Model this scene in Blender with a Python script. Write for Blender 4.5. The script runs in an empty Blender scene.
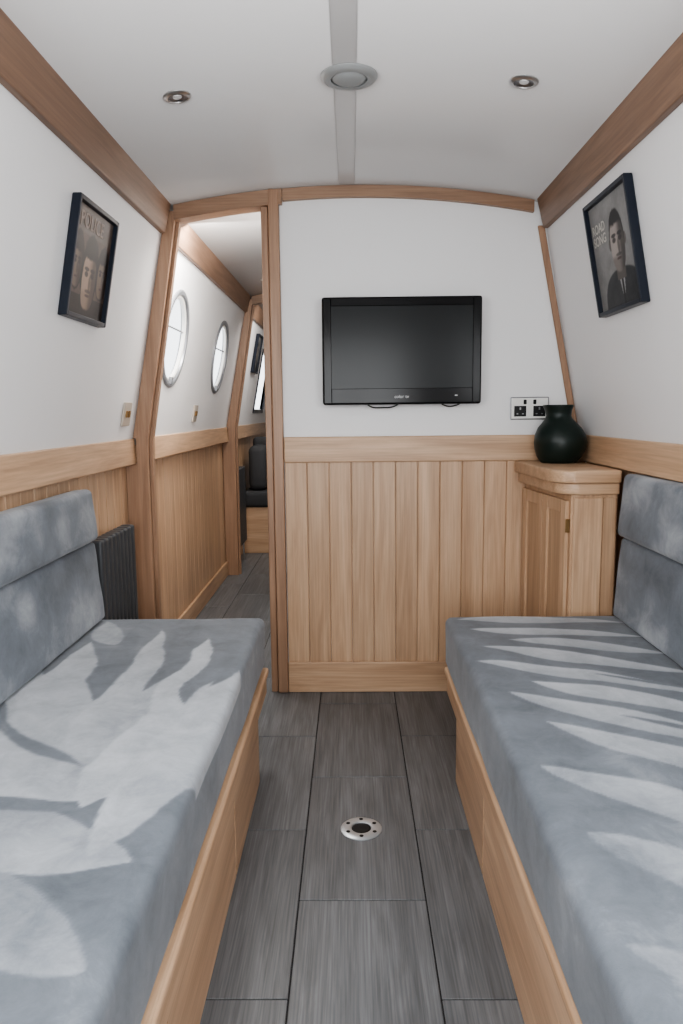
import bpy, bmesh, math, random
from mathutils import Vector, Matrix, noise
random.seed(4)
CX=0.015; D=2.906

def hw(z):
    return 0.865-0.19*(z-1.02)
def zc(x):
    return 1.952-0.068*((x-CX)/0.70)**2

# ------------------------------------------------------------------ materials
def newmat(name):
    m=bpy.data.materials.new(name); m.use_nodes=True
    nt=m.node_tree
    return m,nt,nt.nodes['Principled BSDF']
def plain(name,col,rough=0.5,metal=0.0,spec=0.5,bump=0.0,bscale=200,coat=0.0,var=0.0):
    m,nt,b=newmat(name)
    b.inputs['Base Color'].default_value=(*col,1)
    b.inputs['Roughness'].default_value=rough
    b.inputs['Metallic'].default_value=metal
    b.inputs['Specular IOR Level'].default_value=spec
    b.inputs['Coat Weight'].default_value=coat
    tc=nt.nodes.new('ShaderNodeTexCoord')
    n=nt.nodes.new('ShaderNodeTexNoise'); n.inputs['Scale'].default_value=bscale
    nt.links.new(tc.outputs['Object'],n.inputs['Vector'])
    if bump>0:
        bp=nt.nodes.new('ShaderNodeBump'); bp.inputs['Strength'].default_value=bump; bp.inputs['Distance'].default_value=0.002
        nt.links.new(n.outputs['Fac'],bp.inputs['Height']); nt.links.new(bp.outputs['Normal'],b.inputs['Normal'])
    if var>0:
        n2=nt.nodes.new('ShaderNodeTexNoise'); n2.inputs['Scale'].default_value=3
        nt.links.new(tc.outputs['Object'],n2.inputs['Vector'])
        mx=nt.nodes.new('ShaderNodeMix'); mx.data_type='RGBA'
        mx.inputs['A'].default_value=(*[c*(1-var) for c in col],1)
        mx.inputs['B'].default_value=(*[min(1,c*(1+var)) for c in col],1)
        nt.links.new(n2.outputs['Fac'],mx.inputs['Factor']); nt.links.new(mx.outputs['Result'],b.inputs['Base Color'])
    return m

def grain_mat(name,axis,dark,mid,light,rough=0.4,across=13.0,along=0.9,islandvar=0.08,fine=110.0,fine_amt=0.16,bump=0.10):
    m,nt,b=newmat(name)
    N=nt.nodes; L=nt.links
    tc=N.new('ShaderNodeTexCoord'); geo=N.new('ShaderNodeNewGeometry')
    mul=N.new('ShaderNodeMath'); mul.operation='MULTIPLY'; mul.inputs[1].default_value=37.0
    L.new(geo.outputs['Random Per Island'],mul.inputs[0])
    add=N.new('ShaderNodeVectorMath'); add.operation='ADD'
    L.new(tc.outputs['Object'],add.inputs[0]); L.new(mul.outputs[0],add.inputs[1])
    def mp(a,l):
        q=N.new('ShaderNodeMapping'); s=[a,a,a]; s['XYZ'.index(axis)]=l
        q.inputs['Scale'].default_value=s; L.new(add.outputs[0],q.inputs['Vector']); return q
    m1=mp(across,along); n1=N.new('ShaderNodeTexNoise'); n1.inputs['Scale'].default_value=1.6
    n1.inputs['Detail'].default_value=6; n1.inputs['Roughness'].default_value=0.62; n1.inputs['Distortion'].default_value=0.8
    L.new(m1.outputs[0],n1.inputs['Vector'])
    r=N.new('ShaderNodeValToRGB'); e=r.color_ramp.elements
    e[0].position=0.27; e[0].color=(*dark,1); e[1].position=0.76; e[1].color=(*light,1)
    k=e.new(0.5); k.color=(*mid,1)
    L.new(n1.outputs['Fac'],r.inputs['Fac'])
    m2=mp(fine,3.0); n2=N.new('ShaderNodeTexNoise'); n2.inputs['Scale'].default_value=1.5; n2.inputs['Detail'].default_value=4
    L.new(m2.outputs[0],n2.inputs['Vector'])
    r2=N.new('ShaderNodeMapRange'); r2.inputs['From Min'].default_value=0.3; r2.inputs['From Max'].default_value=0.7
    r2.inputs['To Min'].default_value=1-fine_amt; r2.inputs['To Max'].default_value=1+fine_amt*0.4
    L.new(n2.outputs['Fac'],r2.inputs['Value'])
    r3=N.new('ShaderNodeMapRange'); r3.inputs['To Min'].default_value=1-islandvar; r3.inputs['To Max'].default_value=1+islandvar
    L.new(geo.outputs['Random Per Island'],r3.inputs['Value'])
    mm=N.new('ShaderNodeMath'); mm.operation='MULTIPLY'; L.new(r2.outputs[0],mm.inputs[0]); L.new(r3.outputs[0],mm.inputs[1])
    vm=N.new('ShaderNodeVectorMath'); vm.operation='SCALE'; L.new(r.outputs['Color'],vm.inputs[0]); L.new(mm.outputs[0],vm.inputs['Scale'])
    L.new(vm.outputs[0],b.inputs['Base Color'])
    b.inputs['Roughness'].default_value=rough
    bp=N.new('ShaderNodeBump'); bp.inputs['Strength'].default_value=bump; bp.inputs['Distance'].default_value=0.001
    L.new(n2.outputs['Fac'],bp.inputs['Height']); L.new(bp.outputs['Normal'],b.inputs['Normal'])
    return m

OD=(0.40,0.248,0.148); OM=(0.525,0.345,0.218); OL=(0.64,0.445,0.295)
oakZ=grain_mat('oak_vertical_grain','Z',OD,OM,OL)
oakX=grain_mat('oak_cross_grain','X',OD,OM,OL)
oakY=grain_mat('oak_long_grain','Y',OD,OM,OL)
BD=(0.150,0.085,0.053); BM=(0.215,0.128,0.082); BL=(0.29,0.178,0.117)  # darker copy of the oak: the beams' shade is put into the colour
beamY=grain_mat('oak_beam_shaded_long','Y',BD,BM,BL)
beamX=grain_mat('oak_beam_shaded_cross','X',(0.21,0.12,0.074),(0.29,0.175,0.110),(0.37,0.235,0.153))
postZ=grain_mat('oak_post','Z',(0.25,0.143,0.087),(0.34,0.204,0.128),(0.43,0.27,0.178))
tileM=grain_mat('grey_wood_tile','Y',(0.098,0.103,0.109),(0.140,0.147,0.155),(0.195,0.204,0.214),rough=0.40,across=18,along=1.6,islandvar=0.08,fine=170,fine_amt=0.34,bump=0.22)
groutM=plain('dark_grout',(0.02,0.02,0.021),0.9,bump=0.2)
paintM=plain('white_wall_paint',(0.79,0.785,0.785),0.45,bump=0.03,bscale=60,var=0.015)
ceilM=plain('gloss_ceiling_laminate',(0.63,0.618,0.61),0.20,bump=0.0,var=0.01)
stripM=plain('ceiling_cover_strip',(0.56,0.548,0.54),0.22)
seamM=plain('ceiling_seam_shadow',(0.45,0.44,0.43),0.4)  # grey for the seam lines, strip-edge shadow put into the colour
chromeM=plain('brushed_chrome',(0.62,0.62,0.62),0.28,1.0)
steelM=plain('satin_stainless',(0.52,0.55,0.58),0.35,0.75)
chromeD=plain('dark_steel',(0.25,0.25,0.26),0.35,1.0)
brassM=plain('aged_brass',(0.35,0.22,0.10),0.4,0.9)
whiteP=plain('white_plastic',(0.78,0.77,0.74),0.4)
greyP=plain('porthole_grey_alloy',(0.28,0.29,0.31),0.35,0.5)
creamP=plain('ivory_metal_plate',(0.55,0.49,0.42),0.35,0.4)
blackG=plain('gloss_black_plastic',(0.004,0.004,0.005),0.16,spec=0.16)
blackP=plain('matt_black_plastic',(0.010,0.010,0.011),0.5,spec=0.3)
screenM=plain('lcd_screen',(0.012,0.014,0.015),0.20,spec=0.17)
frameM=plain('dark_navy_frame',(0.008,0.012,0.022),0.35,spec=0.3)
radM=plain('graphite_radiator',(0.055,0.058,0.063),0.4)
vaseM=plain('dark_green_ceramic',(0.008,0.016,0.013),0.38,spec=0.35,bump=0.25,bscale=45)
sofaM=plain('charcoal_sofa_fabric',(0.05,0.052,0.056),0.9,bump=0.3,bscale=300)
logoM=plain('silver_print',(0.6,0.6,0.6),0.4)
lensM=plain('frosted_lens',(0.28,0.29,0.29),0.45)
ventM=plain('satin_grey_ventilator',(0.34,0.35,0.35),0.4,0.3)

def fabric():
    m,nt,b=newmat('blue_grey_suede'); N=nt.nodes; L=nt.links
    tc=N.new('ShaderNodeTexCoord')
    at=N.new('ShaderNodeAttribute'); at.attribute_name='nap'
    n=N.new('ShaderNodeTexNoise'); n.inputs['Scale'].default_value=11; n.inputs['Detail'].default_value=7; n.inputs['Roughness'].default_value=0.72; n.inputs['Distortion'].default_value=0.4
    L.new(tc.outputs['Object'],n.inputs['Vector'])
    s=N.new('ShaderNodeMapRange'); s.inputs['From Min'].default_value=0.32; s.inputs['From Max'].default_value=0.68
    s.inputs['To Min'].default_value=-0.13; s.inputs['To Max'].default_value=0.13
    L.new(n.outputs['Fac'],s.inputs['Value'])
    a=N.new('ShaderNodeMath'); a.operation='ADD'; L.new(at.outputs['Fac'],a.inputs[0]); L.new(s.outputs[0],a.inputs[1])
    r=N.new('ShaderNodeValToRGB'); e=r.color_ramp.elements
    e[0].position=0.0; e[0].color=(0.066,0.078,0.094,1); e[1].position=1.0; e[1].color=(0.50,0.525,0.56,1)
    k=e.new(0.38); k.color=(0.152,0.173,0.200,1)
    L.new(a.outputs[0],r.inputs['Fac']); L.new(r.outputs['Color'],b.inputs['Base Color'])
    b.inputs['Roughness'].default_value=0.75
    b.inputs['Sheen Weight'].default_value=0.2; b.inputs['Sheen Roughness'].default_value=0.4
    f=N.new('ShaderNodeTexNoise'); f.inputs['Scale'].default_value=500
    L.new(tc.outputs['Object'],f.inputs['Vector'])
    bp=N.new('ShaderNodeBump'); bp.inputs['Strength'].default_value=0.2; bp.inputs['Distance'].default_value=0.001
    L.new(f.outputs['Fac'],bp.inputs['Height']); L.new(bp.outputs['Normal'],b.inputs['Normal'])
    return m
fabM=fabric()
def vcol_mat(name,rough):
    m,nt,b=newmat(name)
    at=nt.nodes.new('ShaderNodeAttribute'); at.attribute_name='print'
    nt.links.new(at.outputs['Color'],b.inputs['Base Color']); b.inputs['Roughness'].default_value=rough
    b.inputs['Specular IOR Level'].default_value=0.12
    return m
printM=vcol_mat('glazed_print',0.3)

# ------------------------------------------------------------------ helpers
def mk(name,bm,mat,parent=None,smooth=False):
    bmesh.ops.recalc_face_normals(bm,faces=bm.faces[:])
    me=bpy.data.meshes.new(name); bm.to_mesh(me); bm.free()
    me.materials.append(mat)
    if smooth:
        for p in me.polygons: p.use_smooth=True
    o=bpy.data.objects.new(name,me); bpy.context.scene.collection.objects.link(o)
    if parent: o.parent=parent
    return o
def empty(name):
    e=bpy.data.objects.new(name,None); e.empty_display_size=0.1
    bpy.context.scene.collection.objects.link(e); return e
def bevel_new(bm,verts,bev,seg=2):
    es=set()
    for v in verts:
        for e in v.link_edges: es.add(e)
    bmesh.ops.bevel(bm,geom=list(es),offset=bev,segments=seg,affect='EDGES',profile=0.5,clamp_overlap=True)
def abox(bm,x0,x1,y0,y1,z0,z1,bev=0,seg=2):
    if x0>x1: x0,x1=x1,x0
    vs=[bm.verts.new(p) for p in [(x0,y0,z0),(x1,y0,z0),(x1,y1,z0),(x0,y1,z0),(x0,y0,z1),(x1,y0,z1),(x1,y1,z1),(x0,y1,z1)]]
    for f in [(3,2,1,0),(4,5,6,7),(0,1,5,4),(1,2,6,5),(2,3,7,6),(3,0,4,7)]: bm.faces.new([vs[i] for i in f])
    if bev: bevel_new(bm,vs,bev,seg)
def prism(bm,pts,y0,y1,bev=0,seg=2):
    n=len(pts)
    a=[bm.verts.new((x,y0,z)) for x,z in pts]; b=[bm.verts.new((x,y1,z)) for x,z in pts]
    bm.faces.new(a); bm.faces.new(b[::-1])
    for i in range(n):
        j=(i+1)%n; bm.faces.new([a[i],b[i],b[j],a[j]])
    if bev: bevel_new(bm,a+b,bev,seg)
def prismz(bm,pts,z0,z1,bev=0,seg=2):
    n=len(pts)
    a=[bm.verts.new((x,y,z0)) for x,y in pts]; b=[bm.verts.new((x,y,z1)) for x,y in pts]
    bm.faces.new(a); bm.faces.new(b[::-1])
    for i in range(n):
        j=(i+1)%n; bm.faces.new([a[i],b[i],b[j],a[j]])
    if bev: bevel_new(bm,a+b,bev,seg)
def box(name,x0,x1,y0,y1,z0,z1,mat,parent=None,bev=0.002,seg=2):
    bm=bmesh.new(); abox(bm,x0,x1,y0,y1,z0,z1,bev,seg); return mk(name,bm,mat,parent)
def lathe(bm,prof,seg=40,M=Matrix.Identity(4)):
    rings=[]
    for r,z in prof:
        if r<1e-6: rings.append([bm.verts.new(M@Vector((0,0,z)))])
        else: rings.append([bm.verts.new(M@Vector((r*math.cos(2*math.pi*i/seg),r*math.sin(2*math.pi*i/seg),z))) for i in range(seg)])
    for a,b in zip(rings,rings[1:]):
        for i in range(seg):
            j=(i+1)%seg
            if len(a)==1 and len(b)==1: continue
            if len(a)==1: bm.faces.new([a[0],b[i],b[j]])
            elif len(b)==1: bm.faces.new([a[i],b[0],a[j]])
            else: bm.faces.new([a[i],b[i],b[j],a[j]])
def autosmooth(o,ang=35):
    for p in o.data.polygons: p.use_smooth=True
    me=o.data; bm=bmesh.new(); bm.from_mesh(me)
    for e in bm.edges:
        if len(e.link_faces)==2 and e.calc_face_angle(0)>math.radians(ang): e.smooth=False
    bm.to_mesh(me); bm.free()

def X(s,h): return CX+s*h

def sheet(name,s,quads,circles,mat,thick=0.02):
    """wall skin following the tumblehome: quads=(y0,y1,z0,z1); circles=(yc,zc,r,half)"""
    bm=bmesh.new()
    P=lambda y,z: bm.verts.new((X(s,hw(z)),y,z))
    for y0,y1,z0,z1 in quads:
        bm.faces.new([P(y0,z0),P(y1,z0),P(y1,z1),P(y0,z1)])
    for yc,zz,r,h in circles:
        n=48; inn=[];out=[]
        for i in range(n):
            a=2*math.pi*i/n; c,t=math.cos(a),math.sin(a)
            k=h/max(abs(c),abs(t))
            inn.append(P(yc+r*c,zz+r*t*0.98)); out.append(P(yc+k*c,zz+k*t))
        for i in range(n):
            j=(i+1)%n; bm.faces.new([inn[i],inn[j],out[j],out[i]])
    for f in bm.faces:
        f.normal_update()
        if f.normal.x*s>0: f.normal_flip()
    me=bpy.data.meshes.new(name); bm.to_mesh(me); bm.free(); me.materials.append(mat)
    o=bpy.data.objects.new(name,me); bpy.context.scene.collection.objects.link(o)
    so=o.modifiers.new('solid','SOLIDIFY'); so.thickness=thick; so.offset=-1
    return o

# ------------------------------------------------------------------ room shell
YR=-1.0; YE=8.2; Y1=D+0.04; Y2=5.10
bm=bmesh.new()
TW=0.2945; TL=0.587; g=0.0015
for c in range(-3,4):
    xa=-0.1305+c*TW; xb=xa+TW
    off=1.591 if c%2==0 else 1.884
    for r in range(-6,12):
        ya=off+r*TL; yb=ya+TL
        ya=max(ya,YR); yb=min(yb,YE)
        if yb-ya<0.02: continue
        x0=max(xa,CX-0.905); x1=min(xb,CX+0.905)
        if x1-x0<0.02: continue
        abox(bm,x0+g,x1-g,ya+g,yb-g,-0.012,0.0,0.0012,1)
floor=mk('floor',bm,tileM)
box('floor_grout',CX-0.93,CX+0.93,YR,YE,-0.05,-0.0025,groutM,floor,bev=0)
# ceiling
bm=bmesh.new(); n=24
for i in range(n):
    xa=CX-0.74+1.48*i/n; xb=CX-0.74+1.48*(i+1)/n
    bm.faces.new([bm.verts.new(p) for p in [(xa,YR,zc(xa)),(xb,YR,zc(xb)),(xb,YE,zc(xb)),(xa,YE,zc(xa))]])
bmesh.ops.remove_doubles(bm,verts=bm.verts[:],dist=1e-5)
for f in bm.faces:
    f.normal_update()
    if f.normal.z>0: f.normal_flip()
me=bpy.data.meshes.new('ceiling'); bm.to_mesh(me); bm.free(); me.materials.append(ceilM)
for p in me.polygons: p.use_smooth=True
ceil=bpy.data.objects.new('ceiling',me); bpy.context.scene.collection.objects.link(ceil)
so=ceil.modifiers.new('solid','SOLIDIFY'); so.thickness=0.03; so.offset=-1
bm=bmesh.new()
xs=[-0.036+0.054*i/8 for i in range(9)]
prism(bm,[(x,zc(x)-0.0012) for x in xs]+[(x,zc(x)+0.003) for x in xs[::-1]],YR+0.02,D-0.03)
o=mk('ceiling_joint_strip',bm,stripM,ceil); autosmooth(o,30)
bm=bmesh.new()
for x in (-0.0377,0.0182): abox(bm,x-0.0002,x+0.0018,YR+0.02,D-0.03,zc(x)-0.0016,zc(x)+0.003)  # thin grey lines standing in for the slight shadow along the strip
mk('ceiling_seam',bm,seamM,ceil)

# upper side walls
WZ0,WZ1=1.20,1.64
for s,nm in ((-1,'wall_left'),(1,'wall_right')):
    sheet(nm,s,[(YR,YE if s>0 else D+0.05,1.0,WZ0),(YR,YE if s>0 else D+0.05,WZ1,1.96),
                (YR,0.25,WZ0,WZ1),(1.15,YE if s>0 else D+0.05,WZ0,WZ1)],[],paintM)
PC=[(3.33,1.445),(4.44,1.445)]
sheet('wall_left_corridor',-1,[(D+0.05,Y2+0.04,1.0,1.205),(D+0.05,Y2+0.04,1.685,1.96),
      (D+0.05,PC[0][0]-0.24,1.205,1.685),(PC[0][0]+0.24,PC[1][0]-0.24,1.205,1.685),(PC[1][0]+0.24,Y2+0.04,1.205,1.685)],
      [(PC[0][0],PC[0][1],0.19,0.24),(PC[1][0],PC[1][1],0.19,0.24)],paintM)
sheet('wall_left_galley',-1,[(Y2+0.04,YE,1.0,1.15),(Y2+0.04,YE,1.62,1.96),(Y2+0.04,6.35,1.15,1.62),(6.95,YE,1.15,1.62)],[],paintM)

def boards(bm,s,ya,yb,z0,z1,hin=0.895,w=0.0855,bv=0.0035):
    k=max(1,round((yb-ya)/w)); w=(yb-ya)/k
    for i in range(k):
        abox(bm,X(s,hin),X(s,hin+0.014),ya+i*w+0.0004,ya+(i+1)*w-0.0004,z0,z1,bv,1)
for s,nm in ((-1,'wainscot_left'),(1,'wainscot_right')):
    bm=bmesh.new()
    boards(bm,s,YR+0.03,D-0.005,0.0,0.93)
    boards(bm,s,Y1+0.005,Y2-0.005,0.0,0.93,w=0.10,bv=0.0018)
    boards(bm,s,Y2+0.05,YE-0.02,0.0,0.93)
    mk('wall_'+nm,bm,oakZ)
    box('wall_hull_'+('left' if s<0 else 'right'),X(s,0.912),X(s,0.94),YR,YE,-0.05,1.03,paintM,bev=0)
    bm=bmesh.new()
    for ya,yb in ((YR+0.03,D-0.018),(Y1+0.016,Y2-0.016),(Y2+0.06,YE-0.02)):
        prism(bm,[(X(s,0.852),0.927),(X(s,0.910),0.927),(X(s,0.910),1.026),(X(s,0.855),1.026)],ya,yb,0.004,2)
    mk('trim_dado_'+('left' if s<0 else 'right'),bm,oakY)
    bm=bmesh.new()
    for ya,yb in ((YR+0.03,D-0.03),(Y1+0.02,Y2-0.02),(Y2+0.06,YE-0.02)):
        z0,z1=1.785,1.888
        prism(bm,[(X(s,hw(z0)),z0),(X(s,hw(z0)-0.020),z0),(X(s,hw(z1)-0.026),z1+0.002),(X(s,hw(z1)+0.0),z1-0.006)],ya,yb,0.003,2)
    mk('trim_cornice_'+('left' if s<0 else 'right'),bm,beamY)
box('baseboard_corridor_left',X(-1,0.880),X(-1,0.8945),Y1+0.016,Y2-0.016,0.0,0.10,oakY,bev=0.004)

# bulkhead with TV
DXR=-0.262
def bulkhead(name,xa,y,th,z0):
    bm=bmesh.new(); pts=[(xa,z0)]
    pts+= [(X(1,0.903),z0),(X(1,0.903),1.0),(X(1,hw(1.0)),1.0),(X(1,hw(1.885)),1.885)]
    xs=[X(1,hw(1.885))-0.02-(X(1,hw(1.885))-0.02-xa)*i/16 for i in range(17)]
    pts+=[(x,zc(x)-0.001) for x in xs]
    prism(bm,pts,y,y+th); return mk(name,bm,paintM)
bulkhead('wall_bulkhead',DXR,D,0.04,0.0)
bm=bmesh.new(); x=DXR+0.002; w=0.0862
while x<0.90:
    xe=min(x+w,0.905)
    abox(bm,x+0.0005,xe-0.0005,D-0.012,D-0.0005,0.0,0.93,0.0024,1); x+=w
mk('wall_bulkhead_wainscot',bm,oakZ)
box('trim_dado_bulkhead',DXR+0.001,X(1,0.850),D-0.022,D-0.0005,0.927,1.026,oakX,bev=0.004)
box('baseboard_bulkhead',DXR+0.001,0.90,D-0.024,D-0.0125,0.0,0.125,oakX,bev=0.004)
bm=bmesh.new()
prism(bm,[(X(1,hw(1.03))-0.026,1.028),(X(1,hw(1.03))-0.001,1.028),(X(1,hw(1.83))-0.001,1.80),(X(1,hw(1.83))-0.026,1.80)],D-0.012,D-0.0005,0.003,1)
mk('trim_corner_right',bm,postZ)
def arch(name,xa,xb,y0,y1,h,mat):
    bm=bmesh.new(); n=20
    top=[(xa+(xb-xa)*i/n) for i in range(n+1)]
    pts=[(x,zc(x)-0.002) for x in top]+[(x,zc(x)-h) for x in top[::-1]]
    prism(bm,pts,y0,y1); return mk(name,bm,mat)
arch('trim_arch_head',X(-1,0.668),DXR+0.012,D-0.026,Y1+0.012,0.056,beamX)
arch('trim_arch_ceiling',DXR+0.014,X(1,0.668),D-0.022,D-0.0005,0.044,beamX)
def door_post_left(y0,y1,nm):
    e=empty(nm); bm=bmesh.new(); z1=1.868
    prism(bm,[(X(-1,0.893),0),(X(-1,0.893-0.085),0),(X(-1,0.893-0.085),0.93),(X(-1,hw(1.026)-0.06),1.026),(X(-1,hw(z1)-0.042),z1),(X(-1,hw(z1)-0.002),z1),
              (X(-1,hw(1.03)-0.002),1.03),(X(-1,0.850),1.026),(X(-1,0.850),0.927),(X(-1,0.893),0.927)],y0,y1)
    mk('post',bm,postZ,e)
    bm=bmesh.new()
    prism(bm,[(X(-1,0.807),0),(X(-1,0.795),0),(X(-1,0.795),0.93),(X(-1,hw(1.026)-0.072),1.026),(X(-1,hw(z1)-0.054),z1-0.003),(X(-1,hw(z1)-0.043),z1-0.003),
              (X(-1,hw(1.026)-0.061),1.026),(X(-1,0.807),0.93)],y0+0.028,y1-0.01)
    mk('stop',bm,postZ,e)
door_post_left(D-0.016,Y1+0.014,'trim_door_post_left')
e=empty('trim_door_post_right')
bm=bmesh.new(); abox(bm,DXR-0.040,DXR-0.0005,D-0.028,Y1+0.014,0,zc(DXR)-0.002,0.004,2); mk('casing',bm,postZ,e)
bm=bmesh.new(); abox(bm,DXR-0.068,DXR-0.042,D-0.016,Y1+0.004,0,zc(DXR-.05)-0.057,0.003,2); mk('jamb',bm,postZ,e)
door_post_left(Y2-0.014,Y2+0.054,'trim_far_post_left')
arch('trim_arch_far',X(-1,0.668),-0.30,Y2-0.02,Y2+0.05,0.056,beamX)
bulkhead('wall_bulkhead_far',-0.30,Y2,0.04,0.0)
box('trim_far_post_right',-0.345,-0.3005,Y2-0.014,Y2+0.05,0,1.87,postZ)
box('wall_corridor_partition',-0.255,-0.235,Y1+0.016,Y2-0.022,0,1.93,paintM,bev=0)
box('wall_end',CX-0.94,CX+0.94,YE,YE+0.04,-0.05,2.0,paintM,bev=0)

# rear wall with glazed double doors
bm=bmesh.new()
for x0,x1,z0,z1 in ((-0.93,-0.5,-0.05,2.0),(0.5,0.93,-0.05,2.0),(-0.5,0.5,1.75,2.0),(-0.5,0.5,-0.05,0.62)):
    abox(bm,CX+x0,CX+x1,YR-0.04,YR,z0,z1)
mk('wall_rear',bm,paintM)
bm=bmesh.new()
for x in (-0.52,-0.022,0.48): abox(bm,CX+x,CX+x+0.04,YR+0.002,YR+0.028,0.0,1.77,0.003)
for z in (0.0,0.60,1.73): abox(bm,CX-0.5,CX+0.5,YR+0.004,YR+0.026,z,z+0.04,0.003)
abox(bm,CX-0.5,CX+0.5,YR+0.003,YR+0.014,0.04,0.61,0.002)
mk('door_rear_glazed',bm,oakZ)
for s,k in ((-1,'window_1'),(1,'window_2')):
    bm=bmesh.new()
    for ya,yb,z0,z1 in ((0.22,0.25,1.17,1.67),(1.15,1.18,1.17,1.67),(0.25,1.15,1.17,1.2),(0.25,1.15,1.64,1.67),(0.69,0.71,1.2,1.64)):
        prism(bm,[(X(s,hw(z0)-0.008),z0),(X(s,hw(z0)+0.024),z0),(X(s,hw(z1)+0.024),z1),(X(s,hw(z1)-0.008),z1)],ya,yb)
    mk(k,bm,chromeM)
bm=bmesh.new(); s=-1
for ya,yb,z0,z1 in ((6.32,6.35,1.12,1.65),(6.95,6.98,1.12,1.65),(6.35,6.95,1.12,1.15),(6.35,6.95,1.62,1.65)):
    prism(bm,[(X(s,hw(z0)-0.008),z0),(X(s,hw(z0)+0.024),z0),(X(s,hw(z1)+0.024),z1),(X(s,hw(z1)-0.008),z1)],ya,yb)
mk('window_3',bm,frameM)
# portholes
tilt=math.atan(0.19)
for i,(yc,zz) in enumerate(PC):
    e=empty('porthole_window')
    nrm=Vector((math.cos(tilt),0,-math.sin(tilt))); up=Vector((math.sin(tilt),0,math.cos(tilt))); yv=Vector((0,1,0))
    M=Matrix(((yv.x,up.x,nrm.x,X(-1,hw(zz))),(yv.y,up.y,nrm.y,yc),(yv.z,up.z,nrm.z,zz),(0,0,0,1)))
    bm=bmesh.new(); lathe(bm,[(0.188,-0.025),(0.188,0.004),(0.191,0.009),(0.206,0.010),(0.212,0.006),(0.212,0.0005),(0.195,0.0005),(0.195,-0.025),(0.188,-0.025)],56,M)
    o=mk('flange',bm,greyP,e); autosmooth(o)
    bm=bmesh.new(); lathe(bm,[(0.172,-0.016),(0.172,-0.002),(0.178,0.002),(0.187,0.000),(0.187,-0.016),(0.172,-0.016)],56,M)
    o=mk('sash_ring',bm,whiteP,e); autosmooth(o)
    bm=bmesh.new()
    def lb(x0,x1,y0,y1,z0,z1):
        b2=bmesh.new(); abox(b2,x0,x1,y0,y1,z0,z1)
        for f in b2.faces: bm.faces.new([bm.verts.new(M@v.co) for v in f.verts])
        b2.free()
    lb(-0.172,0.172,0.040,0.047,-0.014,-0.008); lb(-0.012,0.012,-0.195,-0.165,0.0,0.016)
    mk('glazing_bar',bm,greyP,e)

# ------------------------------------------------------------------ rounded soft cushions
def rcube(name,dims,r,centre,rotY,mat,parent,step=0.012,crown=0.0,napf=None,wr=0.0,seed=0,bulge=0.0):
    hx,hy,hz=[d/2 for d in dims]
    def samples(h):
        n=max(2,int(round(2*(h-r)/step))); a=[-h+r*k/4 for k in range(4)]
        mid=[-(h-r)+2*(h-r)*k/n for k in range(n+1)]
        return a+mid+[-q for q in a[::-1]]
    S=[samples(hx),samples(hy),samples(hz)]
    H=[hx,hy,hz]
    bm=bmesh.new(); cache={}
    def V(p):
        k=tuple(round(c,6) for c in p)
        if k in cache: return cache[k]
        q=Vector([max(-H[i]+r,min(H[i]-r,p[i])) for i in range(3)])
        d=Vector(p)-q
        v=q+d.normalized()*r if d.length>1e-9 else q
        cache[k]=bm.verts.new(v); return cache[k]
    for ax in range(3):
        u,w=(ax+1)%3,(ax+2)%3
        for sg in (-1,1):
            for i in range(len(S[u])-1):
                for j in range(len(S[w])-1):
                    c=[]
                    for a,b in ((i,j),(i+1,j),(i+1,j+1),(i,j+1)):
                        p=[0,0,0]; p[ax]=sg*H[ax]; p[u]=S[u][a]; p[w]=S[w][b]; c.append(V(p))
                    bm.faces.new(c if sg>0 else c[::-1])
    R=Matrix.Rotation(rotY,4,'Y'); C=Vector(centre)
    for v in bm.verts:
        p=v.co
        kx=1-(p.x/hx)**4 if abs(p.x)<hx else 0; ky=1-(p.y/hy)**16 if abs(p.y)<hy else 0; kz=1-(p.z/hz)**4 if abs(p.z)<hz else 0
        if p.z>0: p.z+=crown*kx*ky*(p.z/hz)
        p.x+=bulge*kz*ky*(p.x/hx)
        if wr:
            p.z+=wr*noise.noise(Vector((p.x*5,p.y*4,p.z*4+seed)))*(p.z/hz if p.z>0 else 0)
            p.x+=wr*noise.noise(Vector((p.x*4,p.y*5+9,p.z*9+seed)))
        v.co=C+R@p
    bm.verts.index_update()
    vals=[]
    for v in bm.verts:
        vals.append(napf(v.co) if napf else 0.42)
    me=bpy.data.meshes.new(name); bm.to_mesh(me); bm.free(); me.materials.append(mat)
    for p in me.polygons: p.use_smooth=True
    at=me.color_attributes.new('nap','FLOAT_COLOR','POINT')
    for i,c in enumerate(vals): at.data[i].color=(c,c,c,1)
    o=bpy.data.objects.new(name,me); bpy.context.scene.collection.objects.link(o); o.parent=parent
    return o
def sm(a,b,x):
    t=max(0,min(1,(x-a)/(b-a))); return t*t*(3-2*t)
def leaf(x,y,A,B,w,curve=0.0):
    """returns coverage mask and position across the brushed stroke (0..1)"""
    dx,dy=B[0]-A[0],B[1]-A[1]; L=math.hypot(dx,dy)
    s=((x-A[0])*dx+(y-A[1])*dy)/(L*L)
    if s<=0.0 or s>=1.0: return 0,0
    q=((x-A[0])*(-dy)+(y-A[1])*dx)/L - curve*math.sin(math.pi*s)
    ww=w*math.sin(math.pi*s**0.75)+1e-4
    if abs(q)>=ww: return 0,0
    return sm(0,1,(ww-abs(q))/0.009),(q/ww+1)/2
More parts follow.
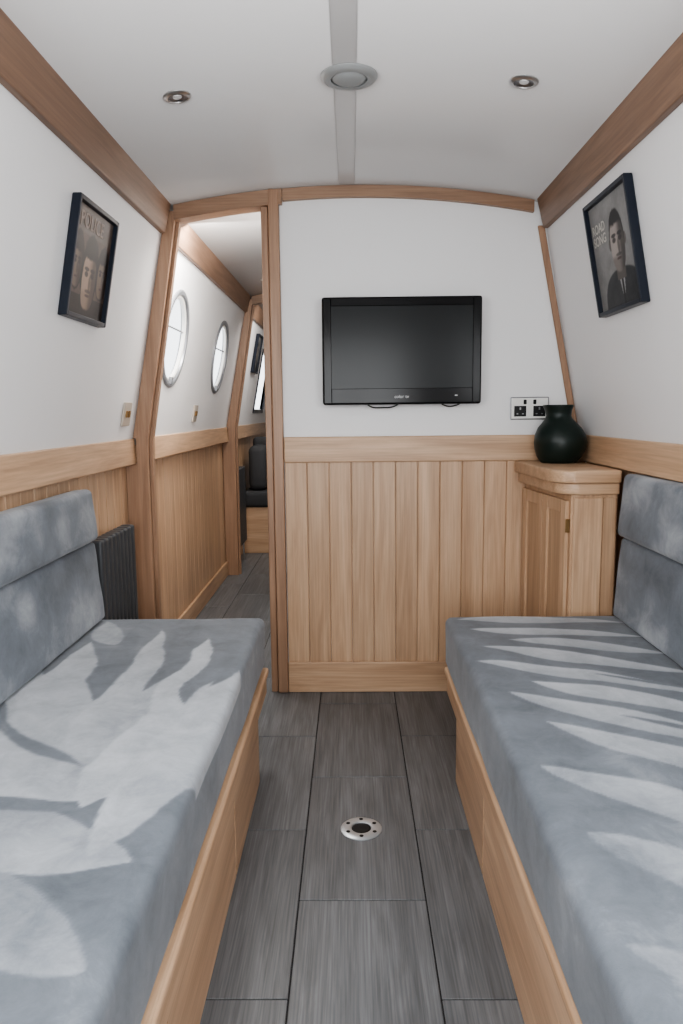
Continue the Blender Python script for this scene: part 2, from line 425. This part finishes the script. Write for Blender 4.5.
# (root, tip, half width, curve, tone) : pale frond-shaped patches of brushed nap, negative tone = dark frond
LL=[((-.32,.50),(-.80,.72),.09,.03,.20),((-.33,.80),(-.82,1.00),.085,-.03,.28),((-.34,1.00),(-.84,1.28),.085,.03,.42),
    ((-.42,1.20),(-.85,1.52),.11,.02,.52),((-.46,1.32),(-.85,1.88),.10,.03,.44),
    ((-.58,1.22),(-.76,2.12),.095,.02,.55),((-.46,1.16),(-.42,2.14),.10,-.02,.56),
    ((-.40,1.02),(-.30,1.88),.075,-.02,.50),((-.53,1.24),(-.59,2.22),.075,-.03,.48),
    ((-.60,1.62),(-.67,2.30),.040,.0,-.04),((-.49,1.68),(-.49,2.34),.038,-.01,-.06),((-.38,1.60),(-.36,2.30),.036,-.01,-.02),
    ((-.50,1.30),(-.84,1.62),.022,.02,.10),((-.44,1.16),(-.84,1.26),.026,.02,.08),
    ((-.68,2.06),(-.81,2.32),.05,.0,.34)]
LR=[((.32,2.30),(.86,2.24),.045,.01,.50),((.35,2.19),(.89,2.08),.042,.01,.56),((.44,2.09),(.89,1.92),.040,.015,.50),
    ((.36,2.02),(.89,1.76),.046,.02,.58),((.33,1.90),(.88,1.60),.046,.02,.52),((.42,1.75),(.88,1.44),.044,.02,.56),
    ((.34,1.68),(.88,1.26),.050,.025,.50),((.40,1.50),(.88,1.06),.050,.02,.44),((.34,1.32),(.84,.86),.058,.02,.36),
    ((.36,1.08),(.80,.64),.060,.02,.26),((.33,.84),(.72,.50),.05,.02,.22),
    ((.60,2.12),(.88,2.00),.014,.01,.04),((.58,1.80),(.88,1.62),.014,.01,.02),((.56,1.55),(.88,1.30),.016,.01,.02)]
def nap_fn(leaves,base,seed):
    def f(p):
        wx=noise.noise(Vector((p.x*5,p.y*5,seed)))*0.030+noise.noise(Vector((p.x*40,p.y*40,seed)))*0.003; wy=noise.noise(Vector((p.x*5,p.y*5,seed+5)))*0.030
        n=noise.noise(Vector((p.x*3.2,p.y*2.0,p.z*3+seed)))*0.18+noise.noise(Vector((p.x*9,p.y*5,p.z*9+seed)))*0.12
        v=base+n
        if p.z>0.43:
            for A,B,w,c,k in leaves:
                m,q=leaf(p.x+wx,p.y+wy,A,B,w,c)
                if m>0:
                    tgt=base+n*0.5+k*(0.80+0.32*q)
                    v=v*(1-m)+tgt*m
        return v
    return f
def nap_side(base,seed):
    def f(p):
        n=noise.noise(Vector((p.x*5,p.y*4,p.z*5+seed)))*0.42+noise.noise(Vector((p.x*12,p.y*9,p.z*12+seed)))*0.24
        return base+n
    return f

def bench(s,topz,leaves,seed,xin,xr_):
    e=empty('bench_seat')
    Y0=-0.55; YB=2.15; YT=2.33
    box('base_carcass',X(s,0.322),X(s,0.893),Y0,YB-0.004,0.0,0.262,oakY,e,bev=0.002)
    bm=bmesh.new()
    js=[Y0,0.35,1.02,1.68,YB]
    for a,b in zip(js,js[1:]): abox(bm,X(s,xr_+0.012),X(s,0.321),a+0.0015,b-0.0015,0.0,0.212,0.003,1)
    mk('front_panels',bm,oakY,e)
    bm=bmesh.new(); abox(bm,X(s,xr_+0.006),X(s,0.321),Y0,YT,0.214,0.274,0.004,2); abox(bm,X(s,xr_-0.002),X(s,0.321),Y0,YT+0.004,0.2755,0.300,0.008,3)
    mk('front_rail',bm,oakY,e)
    box('seat_board',X(s,0.322),X(s,0.893),Y0,YT,0.264,0.284,oakY,e)
    w=0.893-xin
    rcube('seat_cushion',(w,2.9,0.163),0.022,(X(s,xin+w/2),2.345-1.45,0.3835),0,fabM,e,step=0.0055,crown=0.004,napf=nap_fn(leaves,0.27,seed),wr=0.003,seed=seed)
    za=0.468; zm=0.72
    a=math.radians(4.8)*s
    rcube('back_cushion',(0.068,2.86,zm-za),0.014,(X(s,0.852),2.32-1.43,(za+zm)/2),a,fabM,e,step=0.014,napf=nap_side(0.38,seed+3),wr=0.004,seed=seed+1,bulge=0.004)
    rcube('head_cushion',(0.072,2.86,topz-zm-0.004),0.018,(X(s,0.857),2.32-1.43,(zm+topz)/2+0.002),a,fabM,e,step=0.014,napf=nap_side(0.42,seed+7),wr=0.004,seed=seed+2,bulge=0.006)
    return e
bench(-1,0.888,LL,1.0,0.300,0.292)
bench(1,0.922,LR,11.0,0.282,0.282)

# ------------------------------------------------------------------ corner cabinet
e=empty('corner_cabinet')
bx0,bx1=0.672,0.715; yb=2.42; xr=X(1,0.850)
ZB=0.846
bm=bmesh.new(); prismz(bm,[(bx0,D-0.026),(bx1,yb),(xr,yb),(xr,D-0.026)],0,ZB,0.002,1); mk('carcass',bm,oakZ,e)
def slab(off,z0,z1,nm,bev):
    r=0.07; xl=0.655-off; yf=yb-0.018-off
    pts=[(xl-0.012,D-0.026)]
    cxx,cyy=xl+r+0.012,yf+r
    for i in range(9):
        t=math.pi+ (math.pi/2)*i/8; pts.append((cxx+r*math.cos(t),cyy+r*math.sin(t)))
    pts+=[(xr,yf),(xr,D-0.026)]
    bm=bmesh.new(); prismz(bm,pts,z0,z1,bev,3); o=mk(nm,bm,oakX,e); autosmooth(o,40)
slab(0.0,ZB+0.0005,0.884,'top_moulding',0.005)
slab(0.016,0.8845,0.9265,'top',0.011)
dv=Vector((bx1-bx0,yb-(D-0.026),0)); Ld=dv.length; dv.normalize(); nv=Vector((dv.y,-dv.x,0))
if nv.x>0: nv=-nv
def sidebox(bm,a0,a1,z0,z1,d0,d1,bev=0.002):
    P=Vector((bx0,D-0.026,0))
    vs=[]
    for z in (z0,z1):
        for (a,d) in ((a0,d0),(a1,d0),(a1,d1),(a0,d1)):
            q=P+dv*a+nv*d; vs.append(bm.verts.new((q.x,q.y,z)))
    for f in [(0,1,2,3),(7,6,5,4),(0,4,5,1),(1,5,6,2),(2,6,7,3),(3,7,4,0)]: bm.faces.new([vs[i] for i in f])
    bevel_new(bm,vs,bev,1)
for k,(a0,a1) in enumerate(((0.012,Ld/2-0.002),(Ld/2+0.002,Ld-0.012))):
    bm=bmesh.new(); z0,z1=0.10,0.825; st=0.045
    sidebox(bm,a0,a0+st,z0,z1,0.0005,0.014); sidebox(bm,a1-st,a1,z0,z1,0.0005,0.014)
    sidebox(bm,a0+st,a1-st,z1-st,z1,0.0005,0.013); sidebox(bm,a0+st,a1-st,z0,z0+st,0.0005,0.013)
    sidebox(bm,a0+st,a1-st,z0+st,z1-st,0.0005,0.006,0.001)
    mk('cupboard_door',bm,oakZ,e)
bm=bmesh.new()
for zz in (0.72,0.22): sidebox(bm,Ld-0.010,Ld-0.004,zz,zz+0.045,0.0005,0.015,0.002)
mk('hinges',bm,brassM,e)
bm=bmesh.new()
abox(bm,bx1+0.006,bx1+0.10,yb-0.010,yb-0.0005,0.02,ZB-0.01,0.002,1); abox(bm,bx1+0.102,xr-0.004,yb-0.006,yb-0.0005,0.02,ZB-0.01,0.002,1)
mk('front_stiles',bm,oakZ,e)

# vase
bm=bmesh.new()
prof=[(0,0),(0.060,0),(0.066,0.004),(0.080,0.022),(0.091,0.048),(0.095,0.075),(0.091,0.102),(0.078,0.128),(0.060,0.148),(0.048,0.162),(0.045,0.172),(0.048,0.190),(0.054,0.205),(0.054,0.211),(0.049,0.211),(0.044,0.195),(0.040,0.172),(0.0,0.165)]
lathe(bm,prof,56,Matrix.Translation((0.764,2.765,0.927)))
for v in bm.verts:
    h=v.co.z-0.927
    v.co.x+=0.006*math.sin(h*22)
    k=noise.noise(Vector((v.co.x*12,v.co.y*12,v.co.z*12)))*0.003
    v.co.x+=k; v.co.y+=k
o=mk('ceramic_vase',bm,vaseM,None,True)

# ------------------------------------------------------------------ television
e=empty('wall_television')
tx0,tx1,tz0,tz1=-0.106,0.489,1.146,1.542; ty=2.835
bm=bmesh.new(); abox(bm,tx0,tx1,ty,ty+0.035,tz0,tz1,0.009,3); mk('casing',bm,blackG,e)
box('rear_housing',tx0+0.05,tx1-0.05,ty+0.0355,ty+0.056,tz0+0.05,tz1-0.05,blackP,e,bev=0.008)
bm=bmesh.new(); abox(bm,0.10,0.28,ty+0.0565,D-0.0008,1.28,1.42,0.003); mk('wall_bracket',bm,chromeD,e)
bm=bmesh.new()
sx0,sx1,sz0,sz1=tx0+0.034,tx1-0.034,tz0+0.060,tz1-0.034
for a in ((tx0+0.006,sx0,tz0+0.006,tz1-0.006),(sx1,tx1-0.006,tz0+0.006,tz1-0.006),(sx0,sx1,sz1,tz1-0.006),(sx0,sx1,tz0+0.006,sz0)):
    abox(bm,a[0],a[1],ty-0.005,ty-0.0003,a[2],a[3],0.0015,1)
mk('bezel',bm,blackG,e)
box('screen',sx0+0.0005,sx1-0.0005,ty-0.0018,ty-0.0003,sz0+0.0005,sz1-0.0005,screenM,e,bev=0)
cu=bpy.data.curves.new('badge','FONT'); cu.body='color tv'; cu.size=0.017; cu.extrude=0.0003; cu.align_x='CENTER'
o=bpy.data.objects.new('badge',cu); bpy.context.scene.collection.objects.link(o); o.location=(0.19,ty-0.0055,tz0+0.024); o.rotation_euler=(math.pi/2,0,0); o.parent=e; cu.materials.append(logoM)
box('indicator',tx1-0.10,tx1-0.09,ty-0.0058,ty-0.005,tz0+0.03,tz0+0.034,logoM,e,bev=0)
cv=bpy.data.curves.new('power_cable','CURVE'); cv.dimensions='3D'; cv.bevel_depth=0.0025; cv.materials.append(blackP)
for pts in ([(0.05,2.87,1.17),(0.07,2.872,1.142),(0.12,2.875,1.135),(0.17,2.872,1.142),(0.20,2.87,1.17)],[(0.33,2.87,1.17),(0.35,2.872,1.144),(0.40,2.875,1.141),(0.44,2.87,1.17)]):
    sp=cv.splines.new('BEZIER'); sp.bezier_points.add(len(pts)-1)
    for b,p in zip(sp.bezier_points,pts): b.co=p; b.handle_left_type=b.handle_right_type='AUTO'
o=bpy.data.objects.new('power_cable',cv); bpy.context.scene.collection.objects.link(o); o.parent=e

# ------------------------------------------------------------------ sockets
e=empty('double_wall_socket')
x0,x1,z0,z1=0.612,0.759,1.084,1.170; y=D-0.0005
box('faceplate',x0,x1,y-0.008,y,z0,z1,chromeD,e,bev=0.003)
box('trim_plate',x0+0.004,x1-0.004,y-0.0095,y-0.0082,z0+0.004,z1-0.004,whiteP,e,bev=0.0005)
bm=bmesh.new()
for c in (x0+0.037,x1-0.037):
    abox(bm,c-0.023,c+0.023,y-0.012,y-0.0096,z0+0.012,z0+0.052,0.001,1)
mk('pin_panels',bm,blackP,e)
bm=bmesh.new()
for c in (x0+0.037,x1-0.037):
    abox(bm,c-0.003,c+0.003,y-0.0128,y-0.0121,z0+0.037,z0+0.047); abox(bm,c-0.014,c-0.007,y-0.0128,y-0.0121,z0+0.02,z0+0.024); abox(bm,c+0.007,c+0.014,y-0.0128,y-0.0121,z0+0.02,z0+0.024)
mk('pin_slots',bm,chromeD,e)
bm=bmesh.new()
for c in (x0+0.055,x1-0.055): abox(bm,c-0.006,c+0.006,y-0.0135,y-0.0096,z0+0.058,z0+0.076,0.002,1)
mk('rocker_switches',bm,blackP,e)

def slope_prism(bm,s,ya,yb,z0,z1,d0,d1,bev=0.0):
    prism(bm,[(X(s,hw(z0)-d0),z0),(X(s,hw(z0)-d1),z0),(X(s,hw(z1)-d1),z1),(X(s,hw(z1)-d0),z1)],ya,yb,bev,1)
for yy,zz in ((2.755,1.12),(3.97,1.12)):
    e=empty('light_switch')
    bm=bmesh.new(); slope_prism(bm,-1,yy-0.043,yy+0.043,zz-0.043,zz+0.043,0.0006,0.009,0.002); mk('plate',bm,creamP,e)
    bm=bmesh.new(); slope_prism(bm,-1,yy-0.022,yy-0.008,zz-0.012,zz+0.012,0.0092,0.014,0.001); slope_prism(bm,-1,yy+0.008,yy+0.022,zz-0.012,zz+0.012,0.0092,0.014,0.001); mk('toggles',bm,brassM,e)

# ------------------------------------------------------------------ framed prints
def ell(u,v,cu,cv,a,b): return ((u-cu)/a)**2+((v-cv)/b)**2
def mixc(a,b,t):
    t=max(0,min(1,t)); return tuple(a[i]*(1-t)+b[i]*t for i in range(3))
def face(c,u,v,cu,cv,a,b,lit,dark,hair,n,hs=1.35,stubble=0.0,hl=0.48,hup=0.12):
    w=n*0.25
    h=ell(u,v,cu,cv+hup*b,a*hs,b*(hs-0.05))+w
    c=mixc(c,hair,1-sm(0.9,1.1,h))
    # jaw: squarer lower half
    dv_=(v-(cv-0.08*b))/b; du=(u-cu)/a
    f=(abs(du)**(2.0 if dv_>0 else 2.6))+(abs(dv_)**(2.0 if dv_>0 else 2.4))+w*0.5
    skin=mixc(lit,dark,sm(-0.2*a,0.6*a,u-cu)+0.25*n)
    for ex in (-0.42,0.42):
        k=ell(u,v,cu+ex*a,cv+0.06*b,0.27*a,0.10*b)
        skin=mixc(skin,(0.015,0.012,0.011),0.9*(1-sm(0.5,1.3,k)))
        k=ell(u,v,cu+ex*a,cv+0.22*b,0.36*a,0.07*b); skin=mixc(skin,hair,0.9*(1-sm(0.5,1.3,k)))
    if v>cv+hl*b: skin=mixc(skin,hair,sm(hl,hl+0.12,(v-cv)/b+0.2*n))
    k=ell(u,v,cu+0.12*a,cv-0.20*b,0.16*a,0.26*b); skin=mixc(skin,dark,0.7*(1-sm(0.5,1.3,k)))
    if stubble:
        st=sm(-0.40,-0.60,(v-cv)/b); skin=mixc(skin,dark,stubble*st)
        k=ell(u,v,cu,cv-0.46*b,0.42*a,0.06*b); skin=mixc(skin,hair,0.7*(1-sm(0.5,1.4,k)))
    k=ell(u,v,cu,cv-0.60*b,0.34*a,0.05*b); skin=mixc(skin,(0.05,0.025,0.022),0.85*(1-sm(0.5,1.4,k)))
    return mixc(c,skin,1-sm(0.85,1.05,f))
def art_group(u,v):
    n=noise.noise(Vector((u*9,v*9,2)))*0.5+noise.noise(Vector((u*25,v*25,7)))*0.3
    c=mixc((0.055,0.034,0.027),(0.115,0.076,0.060),0.5+n)
    if v>0.76: c=mixc((0.08,0.060,0.050),(0.13,0.10,0.085),0.5+n)
    if v<0.20: c=mixc(c,(0.015,0.011,0.010),0.85)
    c=face(c,u,v,0.17,0.47,0.12,0.21,(0.15,0.10,0.075),(0.04,0.026,0.02),(0.016,0.011,0.009),n)
    c=face(c,u,v,0.85,0.45,0.12,0.21,(0.15,0.10,0.075),(0.04,0.026,0.02),(0.016,0.011,0.009),n)
    c=face(c,u,v,0.51,0.39,0.18,0.30,(0.36,0.245,0.18),(0.07,0.043,0.032),(0.014,0.010,0.008),n,1.25,0.3)
    return c
def art_man(u,v):
    n=noise.noise(Vector((u*8,v*8,12)))*0.4+noise.noise(Vector((u*30,v*30,17)))*0.2
    c=mixc((0.15,0.148,0.145),(0.26,0.255,0.25),0.5+n+0.3*(v-0.5))
    c=mixc(c,mixc((0.012,0.013,0.014),(0.045,0.046,0.05),0.5+n),1-sm(0.92,1.05,abs((u-0.60)/0.46)**2.6+abs((v+0.02)/0.36)**2.6))
    if abs(u-0.60)<0.075*(v/0.30) and v<0.30: c=(0.27,0.27,0.27)
    if abs(u-0.60)<0.018 and v<0.27: c=(0.015,0.015,0.015)
    if abs(u-0.60)<0.10 and 0.24<v<0.40: c=(0.09,0.077,0.07)
    for ex in (-1,1):
        if ell(u,v,0.60+ex*0.175,0.57,0.028,0.055)<1: c=(0.10,0.085,0.078)
    return face(c,u,v,0.60,0.58,0.165,0.26,(0.33,0.285,0.26),(0.05,0.042,0.038),(0.008,0.0075,0.007),n,1.03,0.55,0.52,0.10)
def picture(s,ya,yb,z0,z1,art,texts,res=120):
    e=empty('framed_picture'); f=0.012
    bm=bmesh.new()
    slope_prism(bm,s,ya,ya+f,z0,z1,0.001,0.026,0.002); slope_prism(bm,s,yb-f,yb,z0,z1,0.001,0.026,0.002)
    slope_prism(bm,s,ya+f,yb-f,z0,z0+f,0.001,0.0255,0.001); slope_prism(bm,s,ya+f,yb-f,z1-f,z1,0.001,0.0255,0.001)
    mk('frame',bm,frameM,e)
    bm=bmesh.new(); slope_prism(bm,s,ya+f,yb-f,z0+f,z1-f,0.001,0.010); mk('backing',bm,blackP,e)
    n=res; a0,a1,b0,b1=ya+f,yb-f,z0+f,z1-f
    verts=[];cols=[];faces=[]
    for j in range(n+1):
        for i in range(n+1):
            u,v=i/n,j/n
            y=a0+(a1-a0)*u; z=b0+(b1-b0)*v
            verts.append((X(s,hw(z)-0.0125),y,z))
            uu=u if s<0 else 1-u
            cols.append(art(uu,v))
    for j in range(n):
        for i in range(n):
            q=[j*(n+1)+i,j*(n+1)+i+1,(j+1)*(n+1)+i+1,(j+1)*(n+1)+i]
            faces.append(q if s<0 else q[::-1])
    me=bpy.data.meshes.new('print'); me.from_pydata(verts,[],faces); me.materials.append(printM)
    at=me.color_attributes.new('print','FLOAT_COLOR','POINT')
    for i,c in enumerate(cols): at.data[i].color=(*c,1)
    o=bpy.data.objects.new('print',me); bpy.context.scene.collection.objects.link(o); o.parent=e
    for body,u,v,size,mt in texts:
        cu=bpy.data.curves.new('lettering','FONT'); cu.body=body; cu.size=size; cu.extrude=0.0002; cu.offset=0.0006
        cu.materials.append(mt)
        t=bpy.data.objects.new('lettering',cu); bpy.context.scene.collection.objects.link(t); t.parent=e
        z=b0+(b1-b0)*v
        y=(a0+(a1-a0)*u) if s<0 else (a1-(a1-a0)*u)
        up=Vector((-s*0.19,0,1)).normalized(); rt=Vector((0,-s,0)); nn=rt.cross(up)
        M=Matrix(((rt.x,up.x,nn.x,X(s,hw(z)-0.0135)),(rt.y,up.y,nn.y,y),(rt.z,up.z,nn.z,z),(0,0,0,1)))
        t.matrix_world=M
inkL=plain('pale_ink',(0.50,0.48,0.44),0.5); inkS=plain('sepia_ink',(0.36,0.29,0.25),0.5)
picture(-1,2.025,2.345,1.385,1.695,art_group,[('POLICE',0.12,0.81,0.056,inkS)])
picture(1,2.065,2.415,1.405,1.735,art_man,[('ROAD',0.04,0.74,0.038,inkL),('SONG',0.04,0.63,0.038,inkL)])
picture(-1,5.80,6.06,1.43,1.72,art_man,[],40)

# ------------------------------------------------------------------ radiators
def radiator(y0,y1,z0,z1):
    e=empty('column_radiator'); bm=bmesh.new()
    n=int((y1-y0)/0.042)
    for i in range(n):
        ya=y0+(y1-y0)*i/n
        abox(bm,X(-1,0.824),X(-1,0.874),ya+0.004,ya+(y1-y0)/n-0.006,z0,z1,0.009,3)
    mk('columns',bm,radM,e)
    bm=bmesh.new(); abox(bm,X(-1,0.835),X(-1,0.866),y0+0.01,y1-0.01,z0+0.03,z0+0.07,0.004); abox(bm,X(-1,0.835),X(-1,0.866),y0+0.01,y1-0.01,z1-0.08,z1-0.04,0.004)
    mk('headers',bm,radM,e)
    bm=bmesh.new()
    for yy in (y0+0.06,y1-0.09): abox(bm,X(-1,0.8745),X(-1,0.8945),yy,yy+0.03,z0+0.04,z1-0.05)
    mk('brackets',bm,chromeD,e)
    bm=bmesh.new()
    for yy in (y0+0.03,y1-0.03):
        lathe(bm,[(0,0.0),(0.008,0.0),(0.008,z0+0.03),(0,z0+0.03)],12,Matrix.Translation((X(-1,0.85),yy,0.0)))
    mk('pipes',bm,chromeM,e)
radiator(2.36,2.74,0.15,0.715)
radiator(5.22,5.66,0.15,0.72)

# far sofa
e=empty('dining_bench')
box('plinth',X(-1,0.89),-0.25,5.90,6.42,0,0.37,oakX,e,bev=0.004)
bm=bmesh.new(); abox(bm,X(-1,0.888),-0.25,5.88,6.30,0.372,0.50,0.03,4); mk('seat',bm,sofaM,e,True)
bm=bmesh.new(); abox(bm,X(-1,0.85),-0.56,6.302,6.42,0.45,0.92,0.04,4); abox(bm,-0.555,-0.25,6.302,6.42,0.45,0.92,0.04,4); mk('back',bm,sofaM,e,True)
e=empty('scatter_cushion')
bm=bmesh.new(); abox(bm,X(-1,0.84),X(-1,0.70),5.93,6.27,0.502,0.86,0.05,4); mk('cover',bm,sofaM,e,True)

# ------------------------------------------------------------------ ceiling fittings
def onceil(x,y): 
    sl=math.atan(-2*0.068*(x-CX)/0.49)
    return Matrix.Translation((x,y,zc(x)))@Matrix.Rotation(-sl,4,'Y')
for x,y in ((-0.437,2.02),(0.435,1.975),(-0.50,4.6)):
    e=empty('recessed_downlight'); M=onceil(x,y)
    bm=bmesh.new(); lathe(bm,[(0.024,-0.001),(0.025,-0.007),(0.032,-0.006),(0.036,-0.003),(0.036,-0.0006),(0.024,-0.001)],36,M); o=mk('bezel_ring',bm,chromeM,e); autosmooth(o)
    bm=bmesh.new(); lathe(bm,[(0,-0.002),(0.014,-0.002),(0.0235,-0.005),(0.0235,-0.001),(0,-0.0008)],30,M); mk('lamp',bm,chromeD,e)
    bm=bmesh.new(); lathe(bm,[(0,-0.0055),(0.011,-0.0045),(0.012,-0.0022),(0,-0.0022)],24,M); mk('lens',bm,ceilM,e)
e=empty('ceiling_ventilator'); M=Matrix.Translation((0.002,1.985,1.9498))
bm=bmesh.new(); lathe(bm,[(0.046,-0.001),(0.046,-0.010),(0.055,-0.012),(0.066,-0.008),(0.071,-0.003),(0.071,-0.0002),(0.046,-0.001)],48,M); o=mk('flange',bm,ventM,e); autosmooth(o)
bm=bmesh.new(); lathe(bm,[(0,-0.016),(0.020,-0.0155),(0.034,-0.013),(0.041,-0.008),(0.0455,-0.004),(0.0455,-0.001),(0,-0.001)],48,M); o=mk('dome',bm,lensM,e); autosmooth(o)

# floor socket for table leg
e=empty('table_leg_floor_socket'); M=Matrix.Translation((0.018,1.887,0.0))
bm=bmesh.new(); lathe(bm,[(0.026,0.0005),(0.027,0.004),(0.031,0.005),(0.050,0.0045),(0.056,0.002),(0.056,0.0004),(0.026,0.0005)],48,M); o=mk('flange',bm,steelM,e); autosmooth(o)
bm=bmesh.new(); lathe(bm,[(0,0.0008),(0.0255,0.0008),(0.0255,0.0022),(0.020,0.003),(0,0.0025)],40,M); mk('socket_plug',bm,blackP,e)
bm=bmesh.new()
for i in range(6):
    a=math.pi/6+i*math.pi/3
    lathe(bm,[(0,0.0051),(0.0055,0.0051),(0.0055,0.0056),(0,0.0056)],14,M@Matrix.Translation((0.041*math.cos(a),0.041*math.sin(a),0)))
mk('screws',bm,blackP,e)

# ------------------------------------------------------------------ lights / world
def area(name,loc,rot,sx,sy,p,col):
    l=bpy.data.lights.new(name,'AREA'); l.shape='RECTANGLE'; l.size=sx; l.size_y=sy; l.energy=p; l.color=col
    o=bpy.data.objects.new(name,l); bpy.context.scene.collection.objects.link(o); o.location=loc; o.rotation_euler=rot
    return o
area('daylight_rear_doors',(CX,YR-0.06,1.19),(math.radians(90),0,0),0.95,1.08,34,(0.98,0.99,1.0))
area('daylight_window_left',(X(-1,0.83),0.7,1.42),(0,math.radians(-90),0),0.42,0.88,14,(0.98,0.99,1.0))
area('daylight_window_right',(X(1,0.83),0.7,1.42),(0,math.radians(90),0),0.42,0.88,14,(0.98,0.99,1.0))
area('corridor_fill_light',(-0.50,3.12,1.87),(math.radians(20),0,0),0.3,0.2,16,(1,0.96,0.91))  # added fill, hidden behind the door head, brightens the corridor
area('galley_fill_light',(-0.3,5.35,1.87),(math.radians(20),0,0),0.4,0.2,11,(1,0.96,0.92))  # added fill out of view past the far bulkhead, brightens that room
w=bpy.data.worlds.new('overcast_sky'); bpy.context.scene.world=w; w.use_nodes=True
bg=w.node_tree.nodes['Background']; bg.inputs['Color'].default_value=(0.92,0.96,1.0,1); bg.inputs['Strength'].default_value=3.0
try:
    bpy.context.scene.view_settings.look='AgX - Medium High Contrast'
except Exception as ex: print('look',ex)

# ------------------------------------------------------------------ camera
cam=bpy.data.cameras.new('camera'); cam.sensor_fit='VERTICAL'; cam.sensor_height=36; cam.lens=26.2; cam.clip_start=0.02
co=bpy.data.objects.new('camera',cam); bpy.context.scene.collection.objects.link(co)
co.matrix_world=Matrix.Translation((0,0,1.12))@Matrix.Rotation(math.radians(0.81),4,'Z')@Matrix.Rotation(math.radians(90-7.64),4,'X')@Matrix.Rotation(math.radians(-0.6),4,'Z')
bpy.context.scene.camera=co
